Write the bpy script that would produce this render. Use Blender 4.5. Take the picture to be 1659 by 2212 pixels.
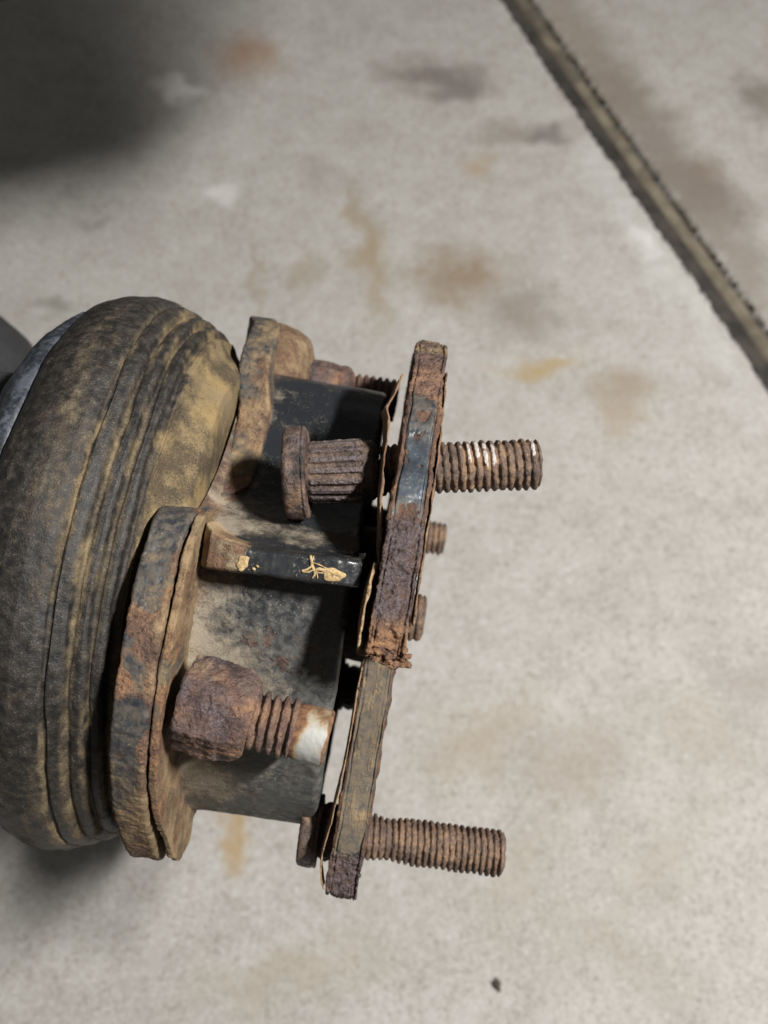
import bpy, math, random
import numpy as np
from mathutils import Matrix, Vector

for o in list(bpy.data.objects):
    bpy.data.objects.remove(o)
scene = bpy.context.scene
col = scene.collection

# ------------------------------------------------------------------ camera
TILT = math.radians(27.0)
CAM_H = 0.60
FPX, CX, CY = 1995.0, 829.5, 1106.0          # focal length and centre, in units of a 1659 x 2212 picture
cam_d = bpy.data.cameras.new("camera")
cam = bpy.data.objects.new("camera", cam_d)
col.objects.link(cam)
cam.location = (0, 0, CAM_H)
cam.rotation_euler = (TILT, 0, 0)
cam_d.sensor_fit = 'VERTICAL'
cam_d.sensor_height = 36.0
cam_d.sensor_width = 27.0
cam_d.lens = 18.0 * FPX / CY
cam_d.clip_start = 0.01
cam_d.clip_end = 100
cam_d.dof.use_dof = True
cam_d.dof.focus_distance = 0.243
cam_d.dof.aperture_fstop = cam_d.lens / 2.5
scene.camera = cam

def at(u, v, d):
    """a place in the world, from a sight line and its depth (layout helper)"""
    X = (u - CX) * d / FPX; Y = (CY - v) * d / FPX
    c, s = math.cos(TILT), math.sin(TILT)
    return Vector((X, Y * c + d * s, CAM_H + Y * s - d * c))

def on_floor(u, v):
    t = (CY - v) / FPX
    c, s = math.cos(TILT), math.sin(TILT)
    return at(u, v, CAM_H / (c - t * s))

# ------------------------------------------------------------------ light: one lamp high on the right, dim workshop around
world = bpy.data.worlds.new("World"); scene.world = world
world.use_nodes = True
bg = world.node_tree.nodes["Background"]
bg.inputs[0].default_value = (1.0, 0.985, 0.955, 1)
bg.inputs[1].default_value = 0.095
HUB = at(838, 1290, 0.31)
def to_world_dir(a, b, c):
    cc, s = math.cos(TILT), math.sin(TILT)
    return Vector((a, b * cc - c * s, b * s + c * cc)).normalized()
LAMP = HUB + to_world_dir(0.54, 0.29, 0.79) * 1.1
lamp_d = bpy.data.lights.new("work_lamp", 'AREA')                 # a bar of LEDs
lamp_d.shape = 'RECTANGLE'; lamp_d.size = 0.21; lamp_d.size_y = 0.045
lamp_d.energy = 28
lamp_d.color = (1.0, 0.982, 0.96)
lamp = bpy.data.objects.new("work_lamp", lamp_d); lamp.location = LAMP
lamp.rotation_euler = (HUB + Vector((0.08, 0.1, 0)) - LAMP).to_track_quat('-Z', 'Y').to_euler()
col.objects.link(lamp)
scene.view_settings.view_transform = 'Standard'
scene.view_settings.look = 'None'
scene.view_settings.exposure = 0.0
scene.view_settings.gamma = 1.0
scene.view_settings.use_curve_mapping = False
scene.cycles.max_bounces = 6

# ------------------------------------------------------------------ helpers: noise
def _h(ix, iy, iz, seed):
    with np.errstate(over='ignore'):
        h = (ix.astype(np.uint32) * np.uint32(374761393) + iy.astype(np.uint32) * np.uint32(668265263)
             + iz.astype(np.uint32) * np.uint32(2147483647) + np.uint32(seed * 974711 + 12345))
        h = (h ^ (h >> np.uint32(13))) * np.uint32(1274126177)
        h = (h ^ (h >> np.uint32(16))) * np.uint32(2246822519)
        h = h ^ (h >> np.uint32(15))
    return h.astype(np.float32) / np.float32(4294967295.0)

def vnoise(p, seed=0):
    i = np.floor(p).astype(np.int64); f = (p - i).astype(np.float32)
    f = f * f * f * (f * (f * 6 - 15) + 10)
    x, y, z = i[..., 0], i[..., 1], i[..., 2]
    out = 0
    for dx in (0, 1):
        wx = f[..., 0] if dx else 1 - f[..., 0]
        for dy in (0, 1):
            wy = f[..., 1] if dy else 1 - f[..., 1]
            for dz in (0, 1):
                wz = f[..., 2] if dz else 1 - f[..., 2]
                out = out + wx * wy * wz * _h(x + dx, y + dy, z + dz, seed)
    return out * 2 - 1

def fbm(P, size, oct=4, seed=0, gain=0.5, stretch=(1, 1, 1)):
    """P in mm, size = feature size in mm; about -1..1"""
    q = np.asarray(P, dtype=np.float64) / (np.array(stretch) * size)
    a, t, n = 1.0, 0.0, 0.0
    for k in range(oct):
        t = t + a * vnoise(q * (2.03 ** k) + 17.3 * k, seed + k)
        n += a * a
        a *= gain
    return t / math.sqrt(n) * 1.3

def sstep(a, b, x):
    t = np.clip((x - a) / (b - a), 0, 1)
    return t * t * (3 - 2 * t)

def band(x, a, b, soft):
    return sstep(a - soft, a + soft, x) * (1 - sstep(b - soft, b + soft, x))

# ------------------------------------------------------------------ helpers: meshes (all modelled in mm, stored in metres)
def grid_normals(P, wu, wv):
    def diff(A, ax, wrap):
        if wrap:
            return np.roll(A, -1, ax) - np.roll(A, 1, ax)
        return np.gradient(A, axis=ax)
    n = np.cross(diff(P, 0, wu), diff(P, 1, wv))
    l = np.linalg.norm(n, axis=-1, keepdims=True)
    return n / np.maximum(l, 1e-9)

def mesh_from(name, V, F, attrs=None, smooth=True):
    me = bpy.data.meshes.new(name)
    V = np.asarray(V, dtype=np.float64) * 0.001
    F = np.asarray(F, dtype=np.int32)
    k = F.shape[1]
    me.vertices.add(len(V)); me.vertices.foreach_set("co", V.astype(np.float32).ravel())
    me.loops.add(F.size); me.loops.foreach_set("vertex_index", F.ravel())
    me.polygons.add(len(F))
    me.polygons.foreach_set("loop_start", np.arange(0, F.size, k, dtype=np.int32))
    me.update(calc_edges=True)
    me.polygons.foreach_set("use_smooth", np.full(len(F), smooth, dtype=bool))
    for an, arr in (attrs or {}).items():
        a = me.attributes.new(an, 'FLOAT', 'POINT')
        a.data.foreach_set("value", np.asarray(arr, dtype=np.float32).ravel())
    me.validate()
    return me

def grid_faces(nu, nv, wu, wv, flip=False):
    iu = np.arange(nu if wu else nu - 1); iv = np.arange(nv if wv else nv - 1)
    a, b = np.meshgrid(iu, iv, indexing='ij')
    a2 = (a + 1) % nu; b2 = (b + 1) % nv
    q = np.stack([a * nv + b, a2 * nv + b, a2 * nv + b2, a * nv + b2], -1).reshape(-1, 4)
    return q[:, ::-1] if flip else q

def grid_obj(name, P, mat, parent=None, wu=False, wv=True, attrs=None, flip=False):
    nu, nv = P.shape[:2]
    me = mesh_from(name, P.reshape(-1, 3), grid_faces(nu, nv, wu, wv, flip),
                   {k: v.reshape(-1) for k, v in (attrs or {}).items()})
    o = bpy.data.objects.new(name, me); col.objects.link(o)
    if mat: me.materials.append(mat)
    if parent: o.parent = parent
    return o

def smooth_closed(pts, n):
    """closed Catmull-Rom curve through pts, n samples uniform in length"""
    p = np.array(pts, dtype=float); m = len(p)
    out = []
    for i in range(m):
        p0, p1, p2, p3 = p[i - 1], p[i], p[(i + 1) % m], p[(i + 2) % m]
        t = np.linspace(0, 1, 24, endpoint=False)[:, None]
        out.append(0.5 * ((2 * p1) + (-p0 + p2) * t + (2 * p0 - 5 * p1 + 4 * p2 - p3) * t ** 2 + (-p0 + 3 * p1 - 3 * p2 + p3) * t ** 3))
    return np.concatenate(out)

def resample_closed(q, n, weight=None):
    q2 = np.vstack([q, q[:1]])
    seg = np.linalg.norm(np.diff(q2, axis=0), axis=1)
    if weight is not None:
        seg = seg * weight((q2[:-1] + q2[1:]) / 2)
    s = np.concatenate([[0], np.cumsum(seg)])
    t = np.linspace(0, s[-1], n, endpoint=False)
    return np.stack([np.interp(t, s, q2[:, k]) for k in range(q.shape[1])], -1)

def plate_grid(outline, x0, x1, side=26, rnd=0.8, faces=(0.25, 0.5, 0.7, 0.82, 0.9, 0.95, 0.98)):
    """closed (y,z) outline, star-shaped about the axis, made into a plate between x0 and x1; rows x outline"""
    rows = []
    R = np.linalg.norm(outline, axis=1, keepdims=True); D = outline / R
    def row(x, rad):
        P = np.empty((len(outline), 3)); P[:, 0] = x; P[:, 1:] = D * rad
        rows.append(P)
    for f in faces: row(x1, (R - rnd) * f)
    for k in range(5):
        a = math.pi / 2 * k / 4
        row(x1 - rnd * (1 - math.cos(a)), R - rnd + rnd * math.sin(a))
    for k in range(1, side): row(x1 - rnd - (x1 - x0 - 2 * rnd) * k / side, R)
    for k in range(5):
        a = math.pi / 2 * (1 - k / 4)
        row(x0 + rnd * (1 - math.cos(a)), R - rnd + rnd * math.sin(a))
    for f in faces[::-1]: row(x0, (R - rnd) * f)
    return np.array(rows)

def lathe_grid(prof, nv=240, refine=0.6):
    """prof: list of (x, r); resampled at about refine mm"""
    p = np.array(prof, dtype=float)
    s = np.concatenate([[0], np.cumsum(np.linalg.norm(np.diff(p, axis=0), axis=1))])
    n = max(8, int(s[-1] / refine))
    t = np.linspace(0, s[-1], n)
    x = np.interp(t, s, p[:, 0]); r = np.interp(t, s, p[:, 1])
    a = np.linspace(0, 2 * math.pi, nv, endpoint=False)
    P = np.empty((n, nv, 3))
    P[..., 0] = x[:, None]
    P[..., 1] = r[:, None] * np.sin(a)[None]
    P[..., 2] = r[:, None] * np.cos(a)[None]
    return P, x, r, a

def rough(P, amp, size, oct=4, seed=0, wu=False, wv=True, stretch=(1, 1, 1)):
    n = grid_normals(P, wu, wv)
    return P + n * (fbm(P, size, oct, seed, stretch=stretch) * amp)[..., None]

def thing(name, label, cat, loc=(0, 0, 0), rot=None, group=None):
    o = bpy.data.objects.new(name, None); col.objects.link(o)
    o.empty_display_size = 0.02
    o.location = loc
    if rot is not None: o.rotation_euler = rot
    o["label"] = label; o["category"] = cat
    if group: o["group"] = group
    return o

# ------------------------------------------------------------------ helpers: materials
class NT:
    def __init__(self, name):
        self.m = bpy.data.materials.new(name); self.m.use_nodes = True
        self.t = self.m.node_tree; self.t.nodes.clear()
        self.out = self.n('ShaderNodeOutputMaterial')
        self.b = self.n('ShaderNodeBsdfPrincipled')
        self.l(self.b.outputs[0], self.out.inputs[0])
        self.co = self.n('ShaderNodeTexCoord').outputs['Object']
    def n(self, k, **kw):
        x = self.t.nodes.new(k)
        for a, v in kw.items(): setattr(x, a, v)
        return x
    def l(self, a, b): self.t.links.new(a, b)
    def put(self, sock, v):
        if hasattr(v, 'links') or isinstance(v, bpy.types.NodeSocket): self.l(v, sock)
        elif isinstance(v, (tuple, list)) and len(v) == 3 and sock.type == 'RGBA': sock.default_value = (*v, 1)
        else: sock.default_value = v
    def noise(self, scale, detail=5, rough=0.55, vec=None, dist=0.0, out=0):
        x = self.n('ShaderNodeTexNoise')
        self.l(vec or self.co, x.inputs['Vector'])
        x.inputs['Scale'].default_value = scale; x.inputs['Detail'].default_value = detail
        x.inputs['Roughness'].default_value = rough; x.inputs['Distortion'].default_value = dist
        return x.outputs[out]
    def voronoi(self, scale, vec=None, feature='F1', out='Distance', rand=1.0):
        x = self.n('ShaderNodeTexVoronoi', feature=feature)
        self.l(vec or self.co, x.inputs['Vector']); x.inputs['Scale'].default_value = scale
        x.inputs['Randomness'].default_value = rand
        return x.outputs[out]
    def math(self, op, a, b=0.0, c=0.0, clamp=False):
        x = self.n('ShaderNodeMath', operation=op, use_clamp=clamp)
        for s, v in zip(x.inputs, (a, b, c)): self.put(s, v)
        return x.outputs[0]
    def step(self, v, a, b):
        x = self.n('ShaderNodeMapRange', interpolation_type='SMOOTHSTEP')
        self.put(x.inputs[0], v); x.inputs[1].default_value = a; x.inputs[2].default_value = b
        return x.outputs[0]
    def mix(self, f, a, b):
        x = self.n('ShaderNodeMix', data_type='RGBA')
        self.put(x.inputs[0], f); self.put(x.inputs[6], a); self.put(x.inputs[7], b)
        return x.outputs[2]
    def mixf(self, f, a, b):
        x = self.n('ShaderNodeMix', data_type='FLOAT')
        self.put(x.inputs[0], f); self.put(x.inputs[2], a); self.put(x.inputs[3], b)
        return x.outputs[0]
    def ramp(self, v, stops):
        x = self.n('ShaderNodeValToRGB'); self.put(x.inputs[0], v)
        e = x.color_ramp.elements
        while len(e) < len(stops): e.new(0.5)
        for k, (p, c) in enumerate(stops):
            e[k].position = p; e[k].color = (*c, 1)
        return x.outputs[0]
    def attr(self, name):
        return self.n('ShaderNodeAttribute', attribute_name=name).outputs['Fac']
    def bump(self, h, dist, strength=1.0, normal=None):
        x = self.n('ShaderNodeBump'); self.put(x.inputs['Height'], h)
        x.inputs['Distance'].default_value = dist; x.inputs['Strength'].default_value = strength
        if normal: self.l(normal, x.inputs['Normal'])
        return x.outputs[0]
    def set(self, **kw):
        for k, v in kw.items(): self.put(self.b.inputs[k.replace('_', ' ')], v)

def iron(name, paint_col=(0.016, 0.018, 0.021), mud_a=(0.20, 0.135, 0.075), mud_b=(0.38, 0.29, 0.175),
         rust=((0.012, 0.008, 0.007), (0.058, 0.032, 0.023), (0.125, 0.066, 0.040), (0.32, 0.165, 0.07)),
         purple_col=(0.13, 0.105, 0.11), film_col=(0.125, 0.112, 0.083), mud_w=(0.22, 0.86), paint_rough=0.36, bump_k=1.0, dusty=0.35, rust_spec=0.5):
    """old iron: rust, left-over paint and dried mud; how much of each comes with the mesh (paint, mud, purple, orange)"""
    m = NT(name)
    n1 = m.noise(110, 6, 0.6); n2 = m.noise(430, 7, 0.62, dist=0.4); n3 = m.noise(1900, 5, 0.65)
    wn = m.n('ShaderNodeTexNoise'); m.l(m.co, wn.inputs['Vector']); wn.inputs['Scale'].default_value = 700; wn.inputs['Detail'].default_value = 4
    wv = m.n('ShaderNodeVectorMath', operation='MULTIPLY_ADD'); m.l(wn.outputs['Color'], wv.inputs[0]); wv.inputs[1].default_value = (0.0022, 0.0022, 0.0022); m.l(m.co, wv.inputs[2])
    pit = m.voronoi(1300, wv.outputs[0]); pit2 = m.voronoi(520, wv.outputs[0])
    # rust
    rv = m.math('ADD', m.math('MULTIPLY', n2, 0.62), m.math('MULTIPLY', n3, 0.51))
    rv = m.math('ADD', rv, m.math('MULTIPLY', m.math('SUBTRACT', n1, 0.5), 0.55))
    rv = m.math('ADD', rv, m.math('MULTIPLY', m.attr('orange'), 0.17))
    rc = m.ramp(rv, [(0.34, rust[0]), (0.50, rust[1]), (0.66, rust[2]), (0.86, rust[3])])
    pf = m.math('MULTIPLY', m.attr('purple'), m.step(n2, 0.36, 0.56))
    rc = m.mix(m.math('MULTIPLY', pf, 0.85), rc, m.mix(m.step(n3, 0.35, 0.65), (0.045, 0.034, 0.037), purple_col))
    # paint, dulled by dust
    pm = m.step(m.math('ADD', m.attr('paint'), m.math('MULTIPLY', m.math('SUBTRACT', rv, 0.56), 0.9)), 0.42, 0.52)
    film = m.math('MULTIPLY', m.step(n2, 0.30, 0.74), m.math('ADD', dusty, m.attr('film')), clamp=True)
    film = m.math('ADD', film, m.math('MULTIPLY', m.attr('film'), 0.55), clamp=True)
    spots = m.math('MULTIPLY', m.step(pit, 0.34, 0.12), m.step(n1, 0.42, 0.62))
    pc = m.mix(m.math('MULTIPLY', m.attr('blue'), m.step(n1, 0.3, 0.7)), paint_col, (0.10, 0.125, 0.15))
    pc = m.mix(film, pc, film_col)
    pc = m.mix(m.math('MULTIPLY', spots, 0.45), pc, (0.30, 0.26, 0.19))
    c = m.mix(pm, rc, pc)
    # mud
    mv = m.math('ADD', m.attr('mud'), m.math('ADD', m.math('MULTIPLY', m.math('SUBTRACT', n2, 0.5), 0.95),
                                             m.math('MULTIPLY', m.math('SUBTRACT', n1, 0.5), 1.1)))
    mm = m.step(mv, *mud_w)
    mc = m.mix(m.step(m.math('ADD', n1, m.math('MULTIPLY', m.math('SUBTRACT', n3, 0.5), 0.6)), 0.36, 0.66), mud_a, mud_b)
    c = m.mix(m.math('MULTIPLY', mm, 0.93), c, mc)
    bare = m.step(m.math('ADD', m.attr('bare'), m.math('MULTIPLY', m.math('SUBTRACT', n2, 0.5), 1.4)), 0.45, 0.6)
    c = m.mix(m.math('MULTIPLY', bare, 0.8), c, (0.50, 0.47, 0.43))
    ro = m.mixf(pm, m.mixf(pf, 0.66, 0.30), m.math('ADD', paint_rough, m.math('MULTIPLY', film, 0.8)))
    ro = m.mixf(bare, m.mixf(mm, ro, 0.93), 0.4)
    sp = m.mixf(mm, m.mixf(pm, rust_spec, 0.5), 0.12)
    m.set(Base_Color=c, Roughness=ro)
    m.put(m.b.inputs['Specular IOR Level'], sp)
    # relief
    h = m.math('ADD', m.math('MULTIPLY', n2, 0.5), m.math('MULTIPLY', n3, 0.5))
    h = m.math('ADD', h, m.math('MULTIPLY', m.step(pit2, 0.0, 0.5), 0.30))
    hp = m.mixf(pm, h, m.math('ADD', 0.75, m.math('MULTIPLY', n3, 0.06)))
    hm = m.mixf(mm, hp, m.math('ADD', 0.8, m.math('ADD', m.math('MULTIPLY', n2, 0.25), m.math('MULTIPLY', n3, 0.2))))
    m.set(Normal=m.bump(hm, 0.0013 * bump_k, 1.0))
    return m.m

def no_attrs(P, **kw):
    d = {k: np.zeros(P.shape[:2]) for k in ('paint', 'mud', 'purple', 'orange', 'film', 'blue', 'bare')}
    for k, v in kw.items(): d[k] = np.broadcast_to(v, P.shape[:2]).astype(float)
    return d

M_cast = iron("painted_casting", dusty=0.4, mud_a=(0.14, 0.115, 0.083), mud_b=(0.26, 0.22, 0.165), film_col=(0.12, 0.115, 0.10), paint_rough=0.22, bump_k=0.8)
M_flange = iron("rusty_flange_iron", film_col=(0.118, 0.093, 0.064), dusty=0.7, paint_col=(0.022, 0.026, 0.032), mud_a=(0.125, 0.088, 0.052), mud_b=(0.25, 0.18, 0.105))
M_stud = iron("rusty_stud_steel", rust=((0.012, 0.008, 0.007), (0.055, 0.035, 0.026), (0.115, 0.073, 0.050), (0.27, 0.16, 0.085)), bump_k=0.6, mud_a=(0.10, 0.07, 0.05), mud_b=(0.19, 0.135, 0.09))
M_nut = iron("rusty_nut_steel", rust=((0.022, 0.014, 0.013), (0.066, 0.038, 0.032), (0.13, 0.072, 0.05), (0.28, 0.15, 0.075)), bump_k=0.9, mud_a=(0.12, 0.08, 0.05), mud_b=(0.24, 0.165, 0.10))
M_rib = iron("glossy_black_paint", paint_rough=0.22, dusty=0.10, bump_k=0.8)
M_scale = iron("rust_scale", rust=((0.05, 0.028, 0.018), (0.16, 0.09, 0.05), (0.26, 0.16, 0.09), (0.40, 0.27, 0.14)), bump_k=0.6)

def rubber():
    m = NT("dusty_rubber")
    n1 = m.noise(70, 6, 0.6); n2 = m.noise(380, 7, 0.65); n3 = m.noise(2200, 4, 0.6)
    grit = m.math('MULTIPLY', m.step(n3, 0.56, 0.70), m.step(n2, 0.40, 0.62))
    base = m.mix(m.step(n2, 0.35, 0.7), (0.011, 0.010, 0.009), (0.036, 0.031, 0.026))
    mv = m.math('ADD', m.attr('mud'), m.math('ADD', m.math('MULTIPLY', m.math('SUBTRACT', n2, 0.5), 0.8),
                                             m.math('MULTIPLY', m.math('SUBTRACT', n1, 0.5), 0.3)))
    mm = m.step(mv, 0.05, 1.15)
    mc = m.mix(m.step(m.math('ADD', n1, m.math('MULTIPLY', m.math('SUBTRACT', n3, 0.5), 0.5)), 0.38, 0.64), (0.075, 0.057, 0.037), (0.20, 0.152, 0.09))
    yel = m.math('MULTIPLY', m.attr('orange'), m.step(n1, 0.40, 0.60))
    mc = m.mix(m.math('MULTIPLY', yel, 0.7), mc, (0.25, 0.175, 0.075))
    c = m.mix(mm, base, mc)
    c = m.mix(m.math('MULTIPLY', grit, 0.55), c, (0.22, 0.18, 0.13))
    c = m.mix(m.math('MULTIPLY', m.step(n3, 0.42, 0.30), 0.6), c, (0.012, 0.010, 0.008))
    m.set(Base_Color=c, Roughness=m.mixf(mm, 0.5, 0.93))
    m.put(m.b.inputs['Specular IOR Level'], m.mixf(mm, 0.4, 0.1))
    h = m.math('ADD', m.math('MULTIPLY', n2, 0.6), m.math('MULTIPLY', n3, 0.3))
    h = m.math('ADD', h, m.math('MULTIPLY', mm, 0.3))
    m.set(Normal=m.bump(h, 0.0008, 0.8))
    return m.m
M_rubber = rubber()

def clean_rubber(name, c0, c1, r, bl=(0.085, 0.095, 0.11)):
    m = NT(name)
    n1 = m.noise(90, 6, 0.6); n2 = m.noise(700, 6, 0.65)
    c = m.mix(m.step(n2, 0.35, 0.65), c0, c1)
    c = m.mix(m.math('MULTIPLY', m.step(m.math('ADD', n1, m.math('MULTIPLY', m.math('SUBTRACT', n2, 0.5), 0.6)), 0.48, 0.68), 0.7), c, bl)
    m.set(Base_Color=c, Roughness=r, Normal=m.bump(n2, 0.0004, 0.7))
    return m.m
M_band = clean_rubber("black_clamp_rubber", (0.014, 0.016, 0.02), (0.032, 0.036, 0.044), 0.45)
M_dark = clean_rubber("dark_grey_rubber", (0.012, 0.012, 0.013), (0.02, 0.02, 0.021), 0.8, (0.03, 0.03, 0.03))

def bare_metal():
    m = NT("bare_bolt_steel")
    n1 = m.noise(160, 6, 0.6); n2 = m.noise(700, 6, 0.65)
    e = m.math('ADD', m.attr('orange'), m.math('MULTIPLY', m.math('SUBTRACT', n1, 0.5), 1.9))
    f = m.step(m.math('ADD', e, m.math('MULTIPLY', m.math('SUBTRACT', n2, 0.5), 0.8)), 0.3, 0.75)
    stain = m.step(e, -0.1, 0.55)
    c = m.mix(stain, (0.33, 0.325, 0.30), (0.27, 0.20, 0.11))
    c = m.mix(f, c, m.mix(m.step(n2, 0.35, 0.65), (0.07, 0.032, 0.018), (0.20, 0.10, 0.045)))
    m.set(Base_Color=c, Roughness=m.mixf(f, 0.6, 0.85), Metallic=m.mixf(f, 0.1, 0.0), Normal=m.bump(m.math('ADD', n2, f), 0.0003, 0.6))
    return m.m
M_bare = bare_metal()

def plain_mud(name, a, b, rgh=0.9, scale=500):
    m = NT(name)
    n = m.noise(scale, 6, 0.6)
    m.set(Base_Color=m.mix(m.step(n, 0.35, 0.65), a, b), Roughness=rgh, Normal=m.bump(n, 0.0005, 0.6))
    return m.m
M_splat = plain_mud("dried_tan_splatter", (0.24, 0.16, 0.07), (0.45, 0.33, 0.165), scale=1100)
M_chip = plain_mud("dark_grit", (0.045, 0.036, 0.026), (0.10, 0.08, 0.055))
M_fill = plain_mud("joint_filler", (0.10, 0.083, 0.06), (0.21, 0.178, 0.128), scale=38)
M_gap = plain_mud("black_joint_shade", (0.024, 0.021, 0.017), (0.06, 0.052, 0.042), scale=50)  # near-black colour that stands in for shade in the open joint

# stains on the floor: place, size, turn, colour, strength
STAINS = [((930, 165), (120, 42), -12, (0.17, 0.145, 0.135), 0.85), ((1000, 185), (60, 40), -20, (0.15, 0.13, 0.125), 0.7),
          ((535, 120), (75, 45), -10, (0.30, 0.19, 0.12), 0.75), ((380, 190), (32, 34), 35, (0.78, 0.76, 0.73), 0.9),
          ((800, 560), (38, 130), 8, (0.30, 0.235, 0.15), 0.75), ((770, 470), (18, 80), 12, (0.30, 0.25, 0.17), 0.6),
          ((985, 590), (115, 60), 4, (0.235, 0.175, 0.115), 0.85), ((1120, 675), (90, 65), 0, (0.235, 0.205, 0.18), 0.8),
          ((1150, 792), (80, 22), 4, (0.37, 0.27, 0.13), 0.8), ((1210, 778), (50, 18), 18, (0.37, 0.28, 0.15), 0.7),
          ((1350, 840), (75, 40), -8, (0.29, 0.235, 0.17), 0.75), ((1345, 905), (55, 42), 0, (0.32, 0.25, 0.17), 0.65),
          ((1150, 285), (150, 26), 5, (0.24, 0.205, 0.175), 0.7), ((1190, 290), (40, 24), 15, (0.16, 0.145, 0.14), 0.7),
          ((1530, 420), (110, 42), -35, (0.185, 0.15, 0.13), 0.85), ((1480, 370), (75, 30), -30, (0.26, 0.19, 0.13), 0.7),
          ((1640, 210), (60, 50), 0, (0.17, 0.155, 0.13), 0.8), ((1300, 210), (100, 60), -40, (0.25, 0.21, 0.165), 0.6),
          ((1030, 355), (40, 26), 0, (0.34, 0.24, 0.14), 0.55), ((660, 590), (34, 45), 0, (0.30, 0.25, 0.185), 0.6),
          ((120, 662), (48, 22), 0, (0.20, 0.19, 0.165), 0.7), ((195, 492), (40, 16), 0, (0.25, 0.235, 0.21), 0.6),
          ((505, 1800), (34, 70), 8, (0.36, 0.25, 0.12), 0.75), ((555, 600), (12, 120), 3, (0.30, 0.25, 0.18), 0.55),
          ((1390, 520), (26, 30), 10, (0.62, 0.61, 0.58), 0.7), ((1040, 1590), (160, 70), 30, (0.33, 0.275, 0.205), 0.55),
          ((1250, 1650), (130, 90), 20, (0.30, 0.255, 0.20), 0.55), ((1130, 1870), (150, 60), 60, (0.33, 0.29, 0.23), 0.45),
          ((1500, 1580), (120, 80), -30, (0.35, 0.31, 0.25), 0.45), ((620, 2100), (220, 60), 10, (0.34, 0.29, 0.22), 0.5),
          ((1620, 1480), (80, 60), 0, (0.28, 0.25, 0.22), 0.5), ((1330, 2060), (170, 60), -25, (0.33, 0.29, 0.235), 0.4),
          ((480, 430), (30, 26), 0, (0.60, 0.59, 0.56), 0.6), ((1430, 1850), (150, 60), 40, (0.36, 0.32, 0.26), 0.4),
          ((690, 380), (60, 40), 0, (0.29, 0.265, 0.235), 0.5), ((300, 520), (60, 30), 10, (0.33, 0.305, 0.28), 0.45)]

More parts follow.
